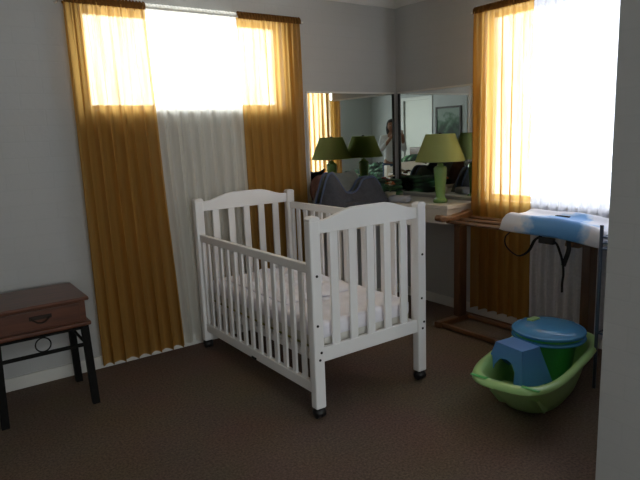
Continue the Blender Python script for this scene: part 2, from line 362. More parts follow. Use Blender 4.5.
# ------------------------------------------------------------------ crib
CX0, CX1, CY0, CY1 = 1.150, 1.838, .120, 1.378
t = thing('crib', 'white slatted wooden crib standing on black castors before the curtains', 'crib', ((CX0+CX1)/2, (CY0+CY1)/2, 0))
ox, oy = (CX0+CX1)/2, (CY0+CY1)/2; hx, hy = (CX1-CX0)/2, (CY1-CY0)/2
for sx in (-1, 1):
    for sy in (-1, 1):
        x, y = sx*hx, sy*hy
        bm = bmesh.new(); box(bm, x-.029, x+.029, y-.024, y+.024, .052, .970)
        # rounded top
        p = obj('post', bm, M_crib, t, bevel=.007)
        obj('post_cap', PR([(x-.029, .966), (x-.029, .978), (x-.018, .988), (x+.018, .988), (x+.029, .978), (x+.029, .966)], 1, y-.024, y+.024), M_crib, p, bevel=.003)
        for z, dx in ((.71, 0), (.47, .006), (.335, -.01), (.30, .0)) if sy > 0 else ((.71, 0), (.33, 0)):
            bm = bmesh.new(); tube(bm, [(x+dx, y+sy*.022, z), (x+dx, y+sy*.0265, z)], .0065, 10); obj('bolt', bm, M_bolt, p, smooth=True)
        c = obj('castor', L([(.010, .030), (.012, .054)], (x, y, 0), 12), M_black, t, smooth=True)
        bm = bmesh.new(); tube(bm, [(x-.027, y, .026), (x-.023, y, .026), (x-.003, y, .026), (x-.002, y, .026), (x+.002, y, .026), (x+.003, y, .026), (x+.023, y, .026), (x+.027, y, .026)], [.019, .026, .026, .019, .019, .026, .026, .019], 20)
        obj('castor_wheel', bm, M_black, c, smooth=True)
        bm = bmesh.new(); lathe(bm, [(.034, .032), (.031, .044), (.020, .052), (.006, .054)], (x, y, 0), 16); obj('castor_hood', bm, M_black, c, smooth=True)
for sy in (-1, 1):
    y = sy*hy; n = 24; w_ = hx-.020
    top = [(-w_+2*w_*k/n, .966 + .044*(lambda q: q*q*(3-2*q))(min(1, max(0, (.92-abs(-1+2*k/n))/.62)))) for k in range(n+1)]
    poly = [(-w_, .905), (w_, .905)] + top[::-1]
    obj('end_rail', PR(poly, 1, y-.012, y+.012), M_crib, t, bevel=.003)
    obj('end_rail', B(-w_, w_, y-.012, y+.012, .280, .352), M_crib, t, bevel=.003)
    for k in range(5):
        x = (-2+k)*.113; obj('slat', B(x-.0225, x+.0225, y-.007, y+.007, .345, .912), M_crib, t, bevel=.002)
def side(x, z0, z1, name='side_rail'):
    a = hy-.018
    obj(name, B(x-.014, x+.014, -a, a, z1-.045, z1), M_crib, t, bevel=.004)
    obj(name, B(x-.014, x+.014, -a, a, z0, z0+.055), M_crib, t, bevel=.004)
    for s in (-1, 1): obj('stile', B(x-.010, x+.010, min(s*a, s*(a-.035)), max(s*a, s*(a-.035)), z0+.05, z1-.04), M_crib, t, bevel=.002)
    for k in range(13):
        y = (-6+k)*.0865; obj('slat', B(x-.007, x+.007, y-.0175, y+.0175, z0+.05, z1-.04), M_crib, t, bevel=.002)
side(hx, .118, .760); side(-hx, .270, .905)
obj('catch', B(hx+.013, hx+.020, .00, .05, .120, .132), M_black, t, bevel=.002)
bm = B(-hx+.02, hx-.02, -hy+.03, hy-.03, .292, .305)
for s in (-1, 1): box(bm, min(s*(hx-.018), s*(hx-.035)), max(s*(hx-.018), s*(hx-.035)), -hy+.02, hy-.02, .268, .292)
obj('mattress_base', bm, M_crib, t)
# mattress, a thing of its own
t = thing('mattress', 'white cot mattress with a fitted sheet inside the crib', 'mattress', (ox, oy, .305))
mx_, my_ = hx-.036, hy-.036
def soft_box(bm, x0, x1, y0, y1, z0, z1, nx, ny, nz, r, wr, seed):
    g = bmesh.new(); box(g, 0, 1, 0, 1, 0, 1); bmesh.ops.subdivide_edges(g, edges=g.edges, cuts=0)
    g.free()
    pts = {}
    def P(i, j, k):
        key = (i, j, k)
        if key in pts: return pts[key]
        u, v, w_ = i/nx, j/ny, k/nz
        x, y, z = x0+(x1-x0)*u, y0+(y1-y0)*v, z0+(z1-z0)*w_
        cx_, cy_, cz_ = min(max(x, x0+r), x1-r), min(max(y, y0+r), y1-r), min(max(z, z0+r), z1-r)
        dv = Vector((x-cx_, y-cy_, z-cz_))
        if dv.length > 1e-6:
            dv = dv.normalized()*min(dv.length, r)
        p = Vector((cx_, cy_, cz_))+dv
        nn = noise.noise(Vector((x*9+seed, y*9, z*9)))*wr + noise.noise(Vector((x*24, y*24+seed, z*20)))*wr*.4
        p.z += nn * (w_ > .6); p.x += nn*.3 ; pts[key] = bm.verts.new(p); return pts[key]
    for i in range(nx):
        for j in range(ny):
            for k in (0, nz): bm.faces.new((P(i, j, k), P(i+1, j, k), P(i+1, j+1, k), P(i, j+1, k)))
    for i in range(nx):
        for k in range(nz):
            for j in (0, ny): bm.faces.new((P(i, j, k), P(i+1, j, k), P(i+1, j, k+1), P(i, j, k+1)))
    for j in range(ny):
        for k in range(nz):
            for i in (0, nx): bm.faces.new((P(i, j, k), P(i, j+1, k), P(i, j+1, k+1), P(i, j, k+1)))
bm = bmesh.new(); soft_box(bm, -mx_, mx_, -my_, my_, 0, .100, 12, 24, 4, .02, .002, 1); obj('mattress_core', bm, M_mattress, t, smooth=True, ang=180)
bm = bmesh.new(); soft_box(bm, -mx_-.003, mx_+.003, -my_-.003, my_+.003, .060, .155, 44, 84, 6, .026, .008, 2); obj('fitted_sheet', bm, M_bed, t, smooth=True, ang=180)
bm = bmesh.new(); q = .004
tube(bm, [(mx_+q, -my_-q, .022), (mx_+q, my_+q, .022), (-mx_-q, my_+q, .022), (-mx_-q, -my_-q, .022)], .005, 6); obj('piping', bm, M_piping, t, smooth=True)
# rumpled sheet on the mattress
def rumple(name, label, cat, cx, cy, z, sx, sy, h, m, seed, n=46, rot=0, corner=.35):
    bm = bmesh.new(); g = []
    for i in range(n+1):
        row = []
        for j in range(n+1):
            u, v = i/n*2-1, j/n*2-1
            x = u*sx*(1+.1*noise.noise(Vector((v*2, seed, 0)))); y = v*sy*(1+.1*noise.noise(Vector((u*2, 0, seed))))
            e = (1-u**6)*(1-v**6)
            rdg = abs(noise.noise(Vector((x*7+seed, y*5, 0)))) + .5*abs(noise.noise(Vector((x*16, y*13+seed, 3))))
            zz = .004 + h*e*(.25+1.1*rdg)
            row.append(bm.verts.new((x, y, zz)))
        g.append(row)
    for i in range(n):
        for j in range(n): bm.faces.new((g[i][j], g[i+1][j], g[i+1][j+1], g[i][j+1]))
    o = obj(name, bm, m, smooth=True, ang=180, solid=.004); o.location = (cx, cy, z); o.rotation_euler = (0, 0, rot); tag(o, label, cat); return o
rumple('cot_blanket', 'crumpled white cotton blanket lying on the mattress in the crib', 'blanket', ox+.02, oy-.12, .462, .24, .36, .055, M_bed, 7)

# ------------------------------------------------------------------ side table (left)
TX0, TX1, TY0, TY1 = 2.655, 3.085, .115, .480
t = thing('side_table', 'small reddish wooden side table with one drawer and black iron legs', 'table', ((TX0+TX1)/2, (TY0+TY1)/2, 0))
ax, ay = (TX1-TX0)/2, (TY1-TY0)/2
obj('tabletop', B(-ax-.018, ax+.018, -ay-.018, ay+.020, .566, .586), M_cherry, t, bevel=.007)
obj('drawer_case', B(-ax, ax, -ay, ay, .456, .566), M_cherry, t, bevel=.002)
obj('lower_moulding', B(-ax-.018, ax+.018, -ay-.012, ay+.020, .434, .456), M_cherry, t, bevel=.007)
d = obj('drawer', B(-ax+.03, ax-.03, ay-.01, ay+.007, .466, .556), M_cherry, t, bevel=.003)
bm = bmesh.new()
tube(bm, [(-.045, ay+.009, .522), (-.035, ay+.014, .512), (-.018, ay+.022, .500), (0, ay+.024, .496), (.018, ay+.022, .500), (.035, ay+.014, .512), (.045, ay+.009, .522)], .004, 8)
box(bm, -.052, .052, ay+.006, ay+.010, .512, .532); obj('drawer_pull', bm, M_brass, d, bevel=.001)
for sx in (-1, 1):
    for sy in (-1, 1):
        x, y = sx*(ax-.012), sy*(ay-.014)
        bm = bmesh.new(); vs = box(bm, x-.018, x+.018, y-.018, y+.018, 0, .434)
        for v in vs:
            if v.co.z < .1: v.co.x += sx*.012; v.co.y += sy*.012
        obj('leg', bm, M_iron, t, bevel=.002)
obj('stretcher', B(-ax+.02, ax-.02, ay-.022, ay-.008, .318, .336), M_iron, t, bevel=.002)
obj('stretcher', B(-ax+.02, ax-.02, -ay+.008, -ay+.022, .322, .334), M_iron, t, bevel=.002)
for sx in (-1, 1):
    x = sx*(ax-.012); obj('stretcher', B(x-.006, x+.006, -ay+.02, ay-.02, .322, .334), M_iron, t, bevel=.002)
obj('apron_bar', B(-ax+.02, ax-.02, ay-.022, ay-.008, .412, .424), M_iron, t, bevel=.002)
bm = bmesh.new(); tube(bm, [(.0+.036*math.cos(k*PI/12), ay-.015, .373+.036*math.sin(k*PI/12)) for k in range(25)], .0035, 8, caps=False); obj('ring', bm, M_iron, t, smooth=True)

# ------------------------------------------------------------------ wooden change stand
t = thing('changing_stand', 'brown wooden trestle stand with top rails before the right curtains', 'stand', (.25, 1.30, 0))
YL, YR = -.440, .505
for Y in (YL, YR):
    obj('foot', B(-.135, .205, Y-.028, Y+.028, 0, .042), M_wood, t, bevel=.008)
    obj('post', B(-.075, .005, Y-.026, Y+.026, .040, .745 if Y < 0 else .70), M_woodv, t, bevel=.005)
    # shaped arm with a rounded front end
    prof = [(-.14, .765), (-.135, .800), (-.10, .792), (.05, .775), (.13, .776), (.160, .790), (.188, .792), (.204, .776), (.200, .752), (.17, .742), (.12, .742), (-.02, .738), (-.13, .745)]
    if Y > 0: prof = [(-.14, .690), (-.14, .742), (.15, .738), (.185, .725), (.185, .700), (.12, .685)]
    obj('arm', PR(prof, 1, Y-.026, Y+.026), M_wood, t, bevel=.008)
for x, z in ((-.115, .745), (-.01, .742), (.10, .738)):
    obj('top_rail', T([(x, YL-.0, z), (x, YR, z)], .014, 12), M_wood, t, smooth=True)
for x in (-.11, .175):
    obj('floor_rail', B(x-.016, x+.016, YL, YR, .010, .036), M_wood, t, bevel=.005)

# ------------------------------------------------------------------ changing mat
def mat_cloth():
    m = mat('printed_mat_vinyl', '#d9dce6', .45, bump=.15, bscale=25); nt = m.node_tree; b = nt.nodes['Principled BSDF']
    tc = nt.nodes.new('ShaderNodeTexCoord'); n = nt.nodes.new('ShaderNodeTexNoise'); n.inputs['Scale'].default_value = 9; n.inputs['Detail'].default_value = 3
    ds = nt.nodes.new('ShaderNodeVectorMath'); ds.operation = 'DISTANCE'; ds.inputs[1].default_value = (.10, .02, .02)
    ad = nt.nodes.new('ShaderNodeMath'); ad.operation = 'MULTIPLY_ADD'; ad.inputs[1].default_value = .26
    r = nt.nodes.new('ShaderNodeValToRGB'); e = r.color_ramp.elements; e[0].position = .30; e[0].color = lin('#5f9fdf'); e[1].position = .36; e[1].color = lin('#e2e3ec')
    x = e.new(.33); x.color = lin('#a9cbee'); x = e.new(.50); x.color = lin('#e2e3ec'); x = e.new(.53); x.color = lin('#a3c4ec')
    nt.links.new(tc.outputs['Object'], ds.inputs[0]); nt.links.new(tc.outputs['Object'], n.inputs['Vector'])
    nt.links.new(n.outputs['Fac'], ad.inputs[0]); nt.links.new(ds.outputs['Value'], ad.inputs[2]); nt.links.new(ad.outputs[0], r.inputs[0]); nt.links.new(r.outputs[0], b.inputs['Base Color']); return m
M_mat = mat_cloth()
t = thing('changing_mat', 'padded white and blue changing mat lying across the wooden stand', 'changing mat', (.285, 1.68, .742))
bm = bmesh.new(); NX, NY = 22, 44; g = {}
for s in (0, 1):
    for i in range(NX+1):
        for j in range(NY+1):
            u, v = i/NX*2-1, j/NY*2-1
            k = (1-abs(u)**6)**.5*(1-abs(v)**10)**.5 if abs(u) < 1 and abs(v) < 1 else 0
            hump = .055 + .032*math.exp(-((abs(u)-.72)/.22)**2)*(1-.35*abs(v)) + .018*math.exp(-((v+.85)/.2)**2)
            x = u*.175*(1-.06*v*v*v*v); y = v*.340*(1-.05*u**4)
            z = .028+ (hump*k if s else -.022*k) + .004*noise.noise(Vector((x*14, y*14, 0)))*s*k - .040*max(0, v-.1)**1.5 - (.018*max(0, u-.6)/.4 if s == 0 else 0)
            if s == 1 and (abs(u) == 1 or abs(v) == 1): g[s, i, j] = g[0, i, j]; continue
            g[s, i, j] = bm.verts.new((x, y, z))
for s in (0, 1):
    for i in range(NX):
        for j in range(NY):
            f = (g[s, i, j], g[s, i+1, j], g[s, i+1, j+1], g[s, i, j+1]); bm.faces.new(f)
obj('mat_pad', bm, M_mat, t, smooth=True, ang=180)
def strap(name, pts, wdt=.011, th=.0022, parent=None):
    return obj(name, T(pts, wdt, 8, flat=th/wdt), M_webbing, parent, smooth=True)
def cr(pts, n=8):
    P = [Vector(p) for p in pts]; P = [2*P[0]-P[1]]+P+[2*P[-1]-P[-2]]; out = []
    for i in range(1, len(P)-2):
        for k in range(n):
            s = k/n; out.append(.5*((2*P[i])+(-P[i-1]+P[i+1])*s+(2*P[i-1]-5*P[i]+4*P[i+1]-P[i+2])*s*s+(-P[i-1]+3*P[i]-3*P[i+1]+P[i+2])*s**3))
    out.append(P[-2]); return out
strap('strap', cr([(.15, -.25, .0), (.165, -.275, -.035), (.165, -.265, -.09), (.16, -.19, -.135), (.16, -.12, -.10), (.16, -.08, -.03), (.16, -.04, .0)]), parent=t, wdt=.011, th=.004)
strap('strap', cr([(.16, -.01, -.02), (.16, .05, -.025), (.165, .085, -.08), (.16, .10, -.14), (.16, .105, -.20), (.16, .10, -.25), (.163, .103, -.30)]), parent=t, wdt=.010, th=.004)
strap('strap', cr([(.15, .12, -.005), (.15, .125, -.06), (.155, .10, -.15)]), parent=t, wdt=.014, th=.004)
obj('buckle', B(.145, .172, -.05, .045, -.040, -.004), M_webbing, t, bevel=.006)
bm = bmesh.new(); box(bm, -.135, -.06, -.10, .0, .066, .090); obj('clasp', bm, M_webbing, t, bevel=.008)

# ------------------------------------------------------------------ metal rack by the wall end
t = thing('wire_rack', 'slim blue-grey metal rack beside the changing mat at the wall end', 'rack', (.45, 2.045, 0))
for x in (-.10, .10):
    for y in (0, .26): obj('upright', T([(x, y, 0), (x, y, .86)], .009, 10), M_steel, t, smooth=True)
for z in (.30, .74, .77, .80):
    bm = bmesh.new()
    tube(bm, [(-.10, 0, z), (.10, 0, z), (.10, .26, z), (-.10, .26, z), (-.10, 0, z)], .005, 8)
    if z < .78:
        for k in range(1, 8): tube(bm, [(-.10, .0325*k, z), (.10, .0325*k, z)], .003, 6)
    obj('shelf_wires', bm, M_steel, t, smooth=True)

# ------------------------------------------------------------------ baby bath
TA = math.radians(13.9)
t = thing('baby_bath', 'lime green plastic baby bath on the carpet below the changing mat', 'baby bath', (.835, 1.905, 0), TA)
def sup(a, b, e, n=72, taper=0.0):
    out = []
    for k in range(n):
        th = 2*PI*k/n; c, s = math.cos(th), math.sin(th)
        x = a*math.copysign(abs(c)**(2/e), c); y = b*math.copysign(abs(s)**(2/e), s)
        out.append((x, y*(1-taper*(x/a))))
    return out
def loft(bm, secs, capb=True, capt=False):
    rings = []
    for pts, z, cx_ in secs: rings.append([bm.verts.new((x+cx_, y, z)) for x, y in pts])
    n = len(rings[0])
    for a, b in zip(rings, rings[1:]):
        for k in range(n): bm.faces.new((a[k], a[(k+1) % n], b[(k+1) % n], b[k]))
    if capb: bm.faces.new(rings[0][::-1])
    if capt: bm.faces.new(rings[-1])
bm = bmesh.new()
secs = [(sup(.265, .120, 2.8), .0, -.05), (sup(.280, .132, 2.8), .004, -.05), (sup(.320, .150, 3.0), .06, -.035), (sup(.375, .172, 3.2), .14, -.01), (sup(.410, .185, 3.4), .186, 0),
        (sup(.475, .212, 3.4), .198, 0), (sup(.482, .216, 3.4), .206, 0), (sup(.475, .212, 3.4), .220, 0), (sup(.450, .198, 3.4), .226, 0), (sup(.425, .182, 3.4), .222, 0), (sup(.412, .176, 3.4), .20, 0),
        (sup(.360, .160, 3.2), .12, -.012), (sup(.285, .132, 2.8), .030, -.05), (sup(.25, .105, 2.8), .016, -.05)]
loft(bm, secs, True, True)
obj('bath_shell', bm, M_tubgreen, t, smooth=True, ang=180)
bm = bmesh.new(); prism(bm, [(.08, .018), (.10, .070), (.17, .112), (.325, .118), (.345, .13), (.225, .02)], 1, -.112, .112)
obj('seat_rest', bm, M_tubgreen, t, bevel=.008)
for y in (-.12, .12):
    bm = bmesh.new(); tube(bm, [(.432, y-.04, .227), (.440, y+.04, .227)], .012, 8, flat=.3); obj('soap_recess', bm, M_bucket, t, smooth=True)
# bucket with lid
t = thing('lidded_bucket', 'round green bucket with a blue lid standing in the baby bath', 'bucket', (.648, 1.835, .018))
obj('bucket_body', L([(.106, 0), (.112, .004), (.142, .225), (.150, .235), (.150, .248)], n=48), M_bucket, t, smooth=True)
obj('bucket_rim', L([(.146, .226), (.182, .230), (.188, .238), (.184, .246), (.14, .247)], n=48), M_blue, t, smooth=True)
obj('green_band', L([(.150, .247), (.172, .248), (.172, .262), (.15, .262)], n=48), M_bucket, t, smooth=True)
bm = L([(.150, .262), (.183, .263), (.187, .268), (.185, .276), (.178, .274), (.170, .280), (.150, .296), (.10, .306), (.04, .309), (.012, .309)], n=56)
obj('bucket_lid', bm, M_blue, t, smooth=True, ang=60)
bm = bmesh.new(); box(bm, -.025, .045, -.105, -.065, .298, .316); obj('lid_knob', bm, M_tubgreen, t, bevel=.006)
# step stool
t = thing('step_stool', 'blue plastic step stool with an arch cut-out tipped in the bath', 'stool', (.962, 1.866, .118), -.12)
def stool():
    # four flaring panels, the two wide ones with an arch
    H, tx, ty, bx_, by_ = .168, .060, .084, .102, .130
    bm = bmesh.new()
    def panel(fn, half_t, half_b, arch):
        aw, ah = half_b*.56, .112
        out = [(-half_b, 0), (-half_t, H), (half_t, H), (half_b, 0)]
        if arch:
            out += [(aw, 0), (aw*.9, ah*.6)] + [(aw*.75*math.cos(a), ah*.72+ah*.28*math.sin(a)) for a in (0, PI/4, PI/2, 3*PI/4, PI)] + [(-aw*.9, ah*.6), (-aw, 0)]
        vs = [bm.verts.new(fn(s, z)) for s, z in out]; f = bm.faces.new(vs); bmesh.ops.triangulate(bm, faces=[f])
    k = lambda z, a, b: b+(a-b)*z/H
    for s in (-1, 1):
        panel(lambda u, z, s=s: (s*k(z, tx, bx_), u, z), ty, by_, s > 0 or True)
        panel(lambda u, z, s=s: (u, s*k(z, ty, by_), z), tx, bx_, False)
    vs = [bm.verts.new(p) for p in ((-tx, -ty, H), (tx, -ty, H), (tx, ty, H), (-tx, ty, H))]; bm.faces.new(vs)
    bmesh.ops.remove_doubles(bm, verts=bm.verts, dist=1e-4); return bm
obj('stool_body', stool(), M_bluedull, t, bevel=0, solid=.005)
bm = B(-.062, .062, -.086, .086, .167, .176); obj('stool_top', bm, M_bluedull, t, bevel=.004)

# ------------------------------------------------------------------ baby seat on the bench
M_felt = mat('charcoal_blue_fabric', '#3e4048', .9, var=.15, scale=60, bump=.3, bscale=90)
M_rim = mat('slate_blue_binding', '#4a5672', .8)
M_liner = mat('grey_green_liner', '#696d69', .9, var=.1, scale=30, bump=.2, bscale=50)
t = thing('infant_carrier', 'folded charcoal fabric baby carrier with blue binding on the bench', 'baby carrier', (.70, .30, .840))
edge = cr([(.335, 0), (.31, .09), (.27, .20), (.235, .245), (.195, .225), (.14, .15), (.10, .105), (.04, .095), (-.01, .12), (-.05, .175), (-.10, .193), (-.165, .19), (-.215, .135), (-.25, .06), (-.275, 0)].__class__([Vector((a, 0, b)) for a, b in [(.335, 0), (.31, .09), (.27, .20), (.235, .245), (.195, .225), (.14, .15), (.10, .105), (.04, .095), (-.01, .12), (-.05, .175), (-.10, .193), (-.165, .19), (-.215, .135), (-.25, .06), (-.275, 0)]]), 5)
def drape(yf, bulge, back):
    bm = bmesh.new(); n = 12; rows = []
    for p in edge:
        row = []
        for k in range(n+1):
            s = k/n; z = p.z*(1-s)
            y = yf + bulge*math.sin(s*PI/2)*(0.35+p.z*2.2) + .006*noise.noise(Vector((p.x*20, z*20, back)))
            row.append(bm.verts.new((p.x*(1+.04*s), y, z+.001)))
        rows.append(row)
    for a, b in zip(rows, rows[1:]):
        for k in range(n): bm.faces.new((a[k], a[k+1], b[k+1], b[k]))
    bmesh.ops.remove_doubles(bm, verts=bm.verts, dist=1e-4); return bm
obj('seat_front', drape(.02, .10, 0), M_felt, t, smooth=True, ang=180, solid=.010)
obj('seat_back', drape(-.04, -.09, 5), M_liner, t, smooth=True, ang=180, solid=.010)
# cupped liner between the two sides, rising behind the dip
bm = bmesh.new(); n = 16; rows = []
for i in range(n+1):
    u = i/n*2-1; row = []
    for j in range(11):
        v = j/10; x = .02+u*.135*(1-.25*v); y = .03-.14*v-.03*(1-u*u); z = .05+.05*u*u+(.15+.03*math.cos(u*1.5))*v**1.1
        row.append(bm.verts.new((x, y, z)))
    rows.append(row)
for a, b in zip(rows, rows[1:]):
    for k in range(10): bm.faces.new((a[k], a[k+1], b[k+1], b[k]))
obj('seat_liner', bm, M_liner, t, smooth=True, ang=180, solid=.012)
obj('binding', T([(p.x, .022, p.z+.003) for p in edge], .009, 8), M_rim, t, smooth=True)
obj('binding', T([(p.x, -.040, p.z+.003) for p in edge], .008, 8), M_rim, t, smooth=True)
bm = bmesh.new(); box(bm, -.24, .31, -.10, .10, .001, .045); obj('seat_base', bm, M_felt, t, bevel=.015)
# brown cushion
bm = bmesh.new(); blob(bm, (0, 0, .115), (.075, .075, .115), 3, .08, 4); o = obj('round_cushion', bm, mat('dusky_brown_plush', '#6b4a40', .95, var=.15, scale=40, bump=.5, bscale=120), smooth=True, ang=180)
o.location = (.875, .115, .836); tag(o, 'dusky brown plush cushion between the left mirror and the baby carrier', 'cushion')
# posy of dried flowers
t = thing('flower_posy', 'small posy of orange flowers and leaves in the bench corner', 'flowers', (.30, .24, .840))
obj('posy_pot', L([(.030, 0), (.034, .004), (.042, .055), (.046, .060), (.040, .062)], n=24), mat('cream_pot', '#b9b19c', .5), t, smooth=True)
rnd = random.Random(4); M_leaf = mat('muted_leaf_green', '#4f6f45', .7, var=.2); M_flw = [mat('rust_orange_petals', '#b5622e', .8), mat('cream_petals', '#d3c4a4', .8), mat('dark_red_petals', '#6b2a22', .8)]
for k in range(11):
    a, r_, h_ = rnd.uniform(0, 6.28), rnd.uniform(.015, .055), rnd.uniform(.10, .19)
    x, y = r_*math.cos(a), r_*math.sin(a)
    bm = T(cr([(0, 0, .055), (x*.5, y*.5, h_*.7), (x, y, h_)], 4), .0018, 5); s = obj('stem', bm, M_leaf, t)
    bm = bmesh.new()
    for p in range(6):
        b = p*PI/3; blob(bm, (x+.011*math.cos(b), y+.011*math.sin(b), h_), (.010, .010, .006), p, .1, 1)
    blob(bm, (x, y, h_+.004), (.007, .007, .006), 1, .1, 1); obj('bloom', bm, M_flw[k % 3], s, smooth=True)
    bm = bmesh.new(); bb = a+.8
    v = [bm.verts.new(q) for q in ((x*.6, y*.6, h_*.65), (x*.6+.02*math.cos(bb)-.008, y*.6+.02*math.sin(bb), h_*.7), (x*.6+.045*math.cos(bb), y*.6+.045*math.sin(bb), h_*.68), (x*.6+.02*math.cos(bb)+.008, y*.6+.02*math.sin(bb), h_*.72))]
    bm.faces.new(v); obj('leaf', bm, M_leaf, s, solid=.001)
# folded cloth
bm = bmesh.new(); soft_box(bm, -.055, .055, -.075, .075, 0, .05, 10, 12, 5, .018, .004, 5)
o = obj('folded_cloth', bm, mat('pale_grey_towelling', '#a9a9b0', .95, bump=.5, bscale=140), smooth=True, ang=180); o.location = (.365, .415, .841); o.rotation_euler = (0, 0, .4)
tag(o, 'small pale grey folded cloth beside the posy on the bench', 'cloth')
# rear bed
def leafy():
    m = mat('leaf_print_bedspread', '#3c4a38', .9); nt = m.node_tree; b = nt.nodes['Principled BSDF']
    tc = nt.nodes.new('ShaderNodeTexCoord'); mp = nt.nodes.new('ShaderNodeMapping'); mp.inputs['Scale'].default_value = (1, 2.4, 3)
    n = nt.nodes.new('ShaderNodeTexVoronoi'); n.inputs['Scale'].default_value = 4.5
    ns = nt.nodes.new('ShaderNodeTexNoise'); ns.inputs['Scale'].default_value = 3.5; ns.inputs['Detail'].default_value = 3
    r = nt.nodes.new('ShaderNodeValToRGB'); e = r.color_ramp.elements; e[0].position = .12; e[0].color = lin('#c4d0be'); e[1].position = .60; e[1].color = lin('#2c3a2f')
    x = e.new(.3); x.color = lin('#5a9468')
    mx = nt.nodes.new('ShaderNodeMix'); mx.data_type = 'RGBA'; mx.blend_type = 'MULTIPLY'; mx.inputs[0].default_value = .6
    nt.links.new(tc.outputs['Object'], mp.inputs[0]); nt.links.new(mp.outputs[0], n.inputs['Vector']); nt.links.new(n.outputs['Distance'], r.inputs[0])
    nt.links.new(tc.outputs['Object'], ns.inputs['Vector']); nt.links.new(r.outputs[0], mx.inputs[6]); nt.links.new(ns.outputs['Color'], mx.inputs[7]); nt.links.new(mx.outputs[2], b.inputs['Base Color']); return m
M_leafy = leafy()
t = thing('bed', 'bed with a dark leaf-print bedspread seen in the mirrors', 'bed', (5.15, 5.30, 0))
obj('bed_base', B(-.98, .98, -.74, .74, .08, .28), mat('dark_bed_base', '#3a302a', .6), t, bevel=.01)
for x in (-.9, .9):
    for y in (-.66, .66): obj('leg', B(x-.03, x+.03, y-.03, y+.03, 0, .08), M_black, t)
bm = bmesh.new(); soft_box(bm, -1.0, 1.0, -.78, .78, .24, .60, 50, 40, 10, .06, .03, 9); obj('bedspread', bm, M_leafy, t, smooth=True, ang=180)
obj('headboard', B(.985, 1.02, -.78, .78, .08, 1.0), M_cherry, t, bevel=.01)
for k, y in enumerate((-.42, .40)):
    bm = bmesh.new(); blob(bm, (0, 0, 0), (.22, .34, .12), k+5, .08, 4); o = obj('pillow', bm, M_leafy, smooth=True, ang=180)
    o.location = (5.82, 5.30+y, .71); o.rotation_euler = (0, -.5, 0); tag(o, ['leaf-print pillow at the head of the bed, on the door side', 'leaf-print pillow at the head of the bed, nearer the door'][k] if False else ['leaf-print pillow on the bed below the painting', 'leaf-print pillow on the bed in front of the door'][k], 'pillow', 'pillows on the bed')
rumple('throw_blanket', 'rumpled dark green throw heaped across the bed seen in mirrors', 'blanket', 4.85, 5.25, .60, .6, .62, .16, M_leafy, 21, rot=.2)
bm = bmesh.new()
for k in range(3): soft_box(bm, -.16+.006*k, .15-.010*k, -.055, .055, .047*k, .047*k+.046, 14, 8, 4, .018, .008, 3+k*5)
o = obj('folded_quilt', bm, M_leafy, smooth=True, ang=180); o.location = (.215, .085, .8415); tag(o, 'folded leaf-print quilt on the bench behind the orange flower posy', 'quilt')
# painting
t = thing('framed_painting', 'dark green landscape painting in a wooden frame seen in the mirror', 'painting', (RX-.004, 4.97, 1.50))
def paint():
    m = mat('landscape_canvas', '#4a5a4a', .7); nt = m.node_tree; b = nt.nodes['Principled BSDF']; tc = nt.nodes.new('ShaderNodeTexCoord')
    sp = nt.nodes.new('ShaderNodeSeparateXYZ'); nt.links.new(tc.outputs['Object'], sp.inputs[0]); n = nt.nodes.new('ShaderNodeTexNoise'); n.inputs['Scale'].default_value = 7; n.inputs['Detail'].default_value = 5
    nt.links.new(tc.outputs['Object'], n.inputs['Vector']); a = nt.nodes.new('ShaderNodeMath'); a.operation = 'MULTIPLY_ADD'; a.inputs[1].default_value = 1.1
    nt.links.new(sp.outputs[2], a.inputs[0]); nt.links.new(n.outputs['Fac'], a.inputs[2]); r = nt.nodes.new('ShaderNodeValToRGB'); e = r.color_ramp.elements
    e[0].position = .3; e[0].color = lin('#283328'); e[1].position = .72; e[1].color = lin('#8b958c'); x = e.new(.5); x.color = lin('#46604a')
    nt.links.new(a.outputs[0], r.inputs[0]); nt.links.new(r.outputs[0], b.inputs['Base Color']); return m
obj('canvas', B(-.014, -.008, -.31, .31, -.31, .31), paint(), t)
obj('picture_frame', BB((-.03, .0, -.35, -.31, -.35, .35), (-.03, 0, .31, .35, -.35, .35), (-.03, 0, -.31, .31, .31, .35), (-.03, 0, -.31, .31, -.35, -.31)), mat('dark_frame_wood', '#2c1f18', .5), t, bevel=.004)

# ------------------------------------------------------------------ the photographer, seen in the mirrors
M_skin = mat('skin', '#b98a70', .6); M_shirt = mat('white_cotton_shirt', '#f4f5f8', .85, bump=.2, bscale=30); M_jeans = mat('blue_denim', '#39516f', .9, var=.15, scale=60)
M_hair = mat('dark_brown_hair', '#231a16', .6, var=.3, scale=60, stretch=(8, 8, 1)); M_eye = mat('eye', '#e8e6e2', .3); M_lip = mat('lip', '#8f4c44', .6)
fa = math.atan2(.58, -.81)
per = thing('person', 'person in a white shirt and jeans holding a camera, seen in mirror', 'person', (3.501, 3.842, 0), fa); per.scale = (.91, .91, .91)
def skin(name, chain, m, parent, root=0, sub=2):
    """chain: {id:(x,y,z,rx,ry)} and edges"""
    vs, es = chain; bm = bmesh.new(); V = [bm.verts.new(v[:3]) for v in vs]
    for a, b in es: bm.edges.new((V[a], V[b]))
    me = bpy.data.meshes.new(name); bm.to_mesh(me); bm.free(); o = bpy.data.objects.new(name, me); C.objects.link(o); o.parent = parent; me.materials.append(m)
    d = o.modifiers.new('skin', 'SKIN'); d.use_smooth_shade = True
    for i, v in enumerate(vs):
        s = me.skin_vertices[0].data[i]; s.radius = (v[3], v[4]); s.use_root = (i == root)
    d = o.modifiers.new('sub', 'SUBSURF'); d.levels = sub; d.render_levels = sub; return o
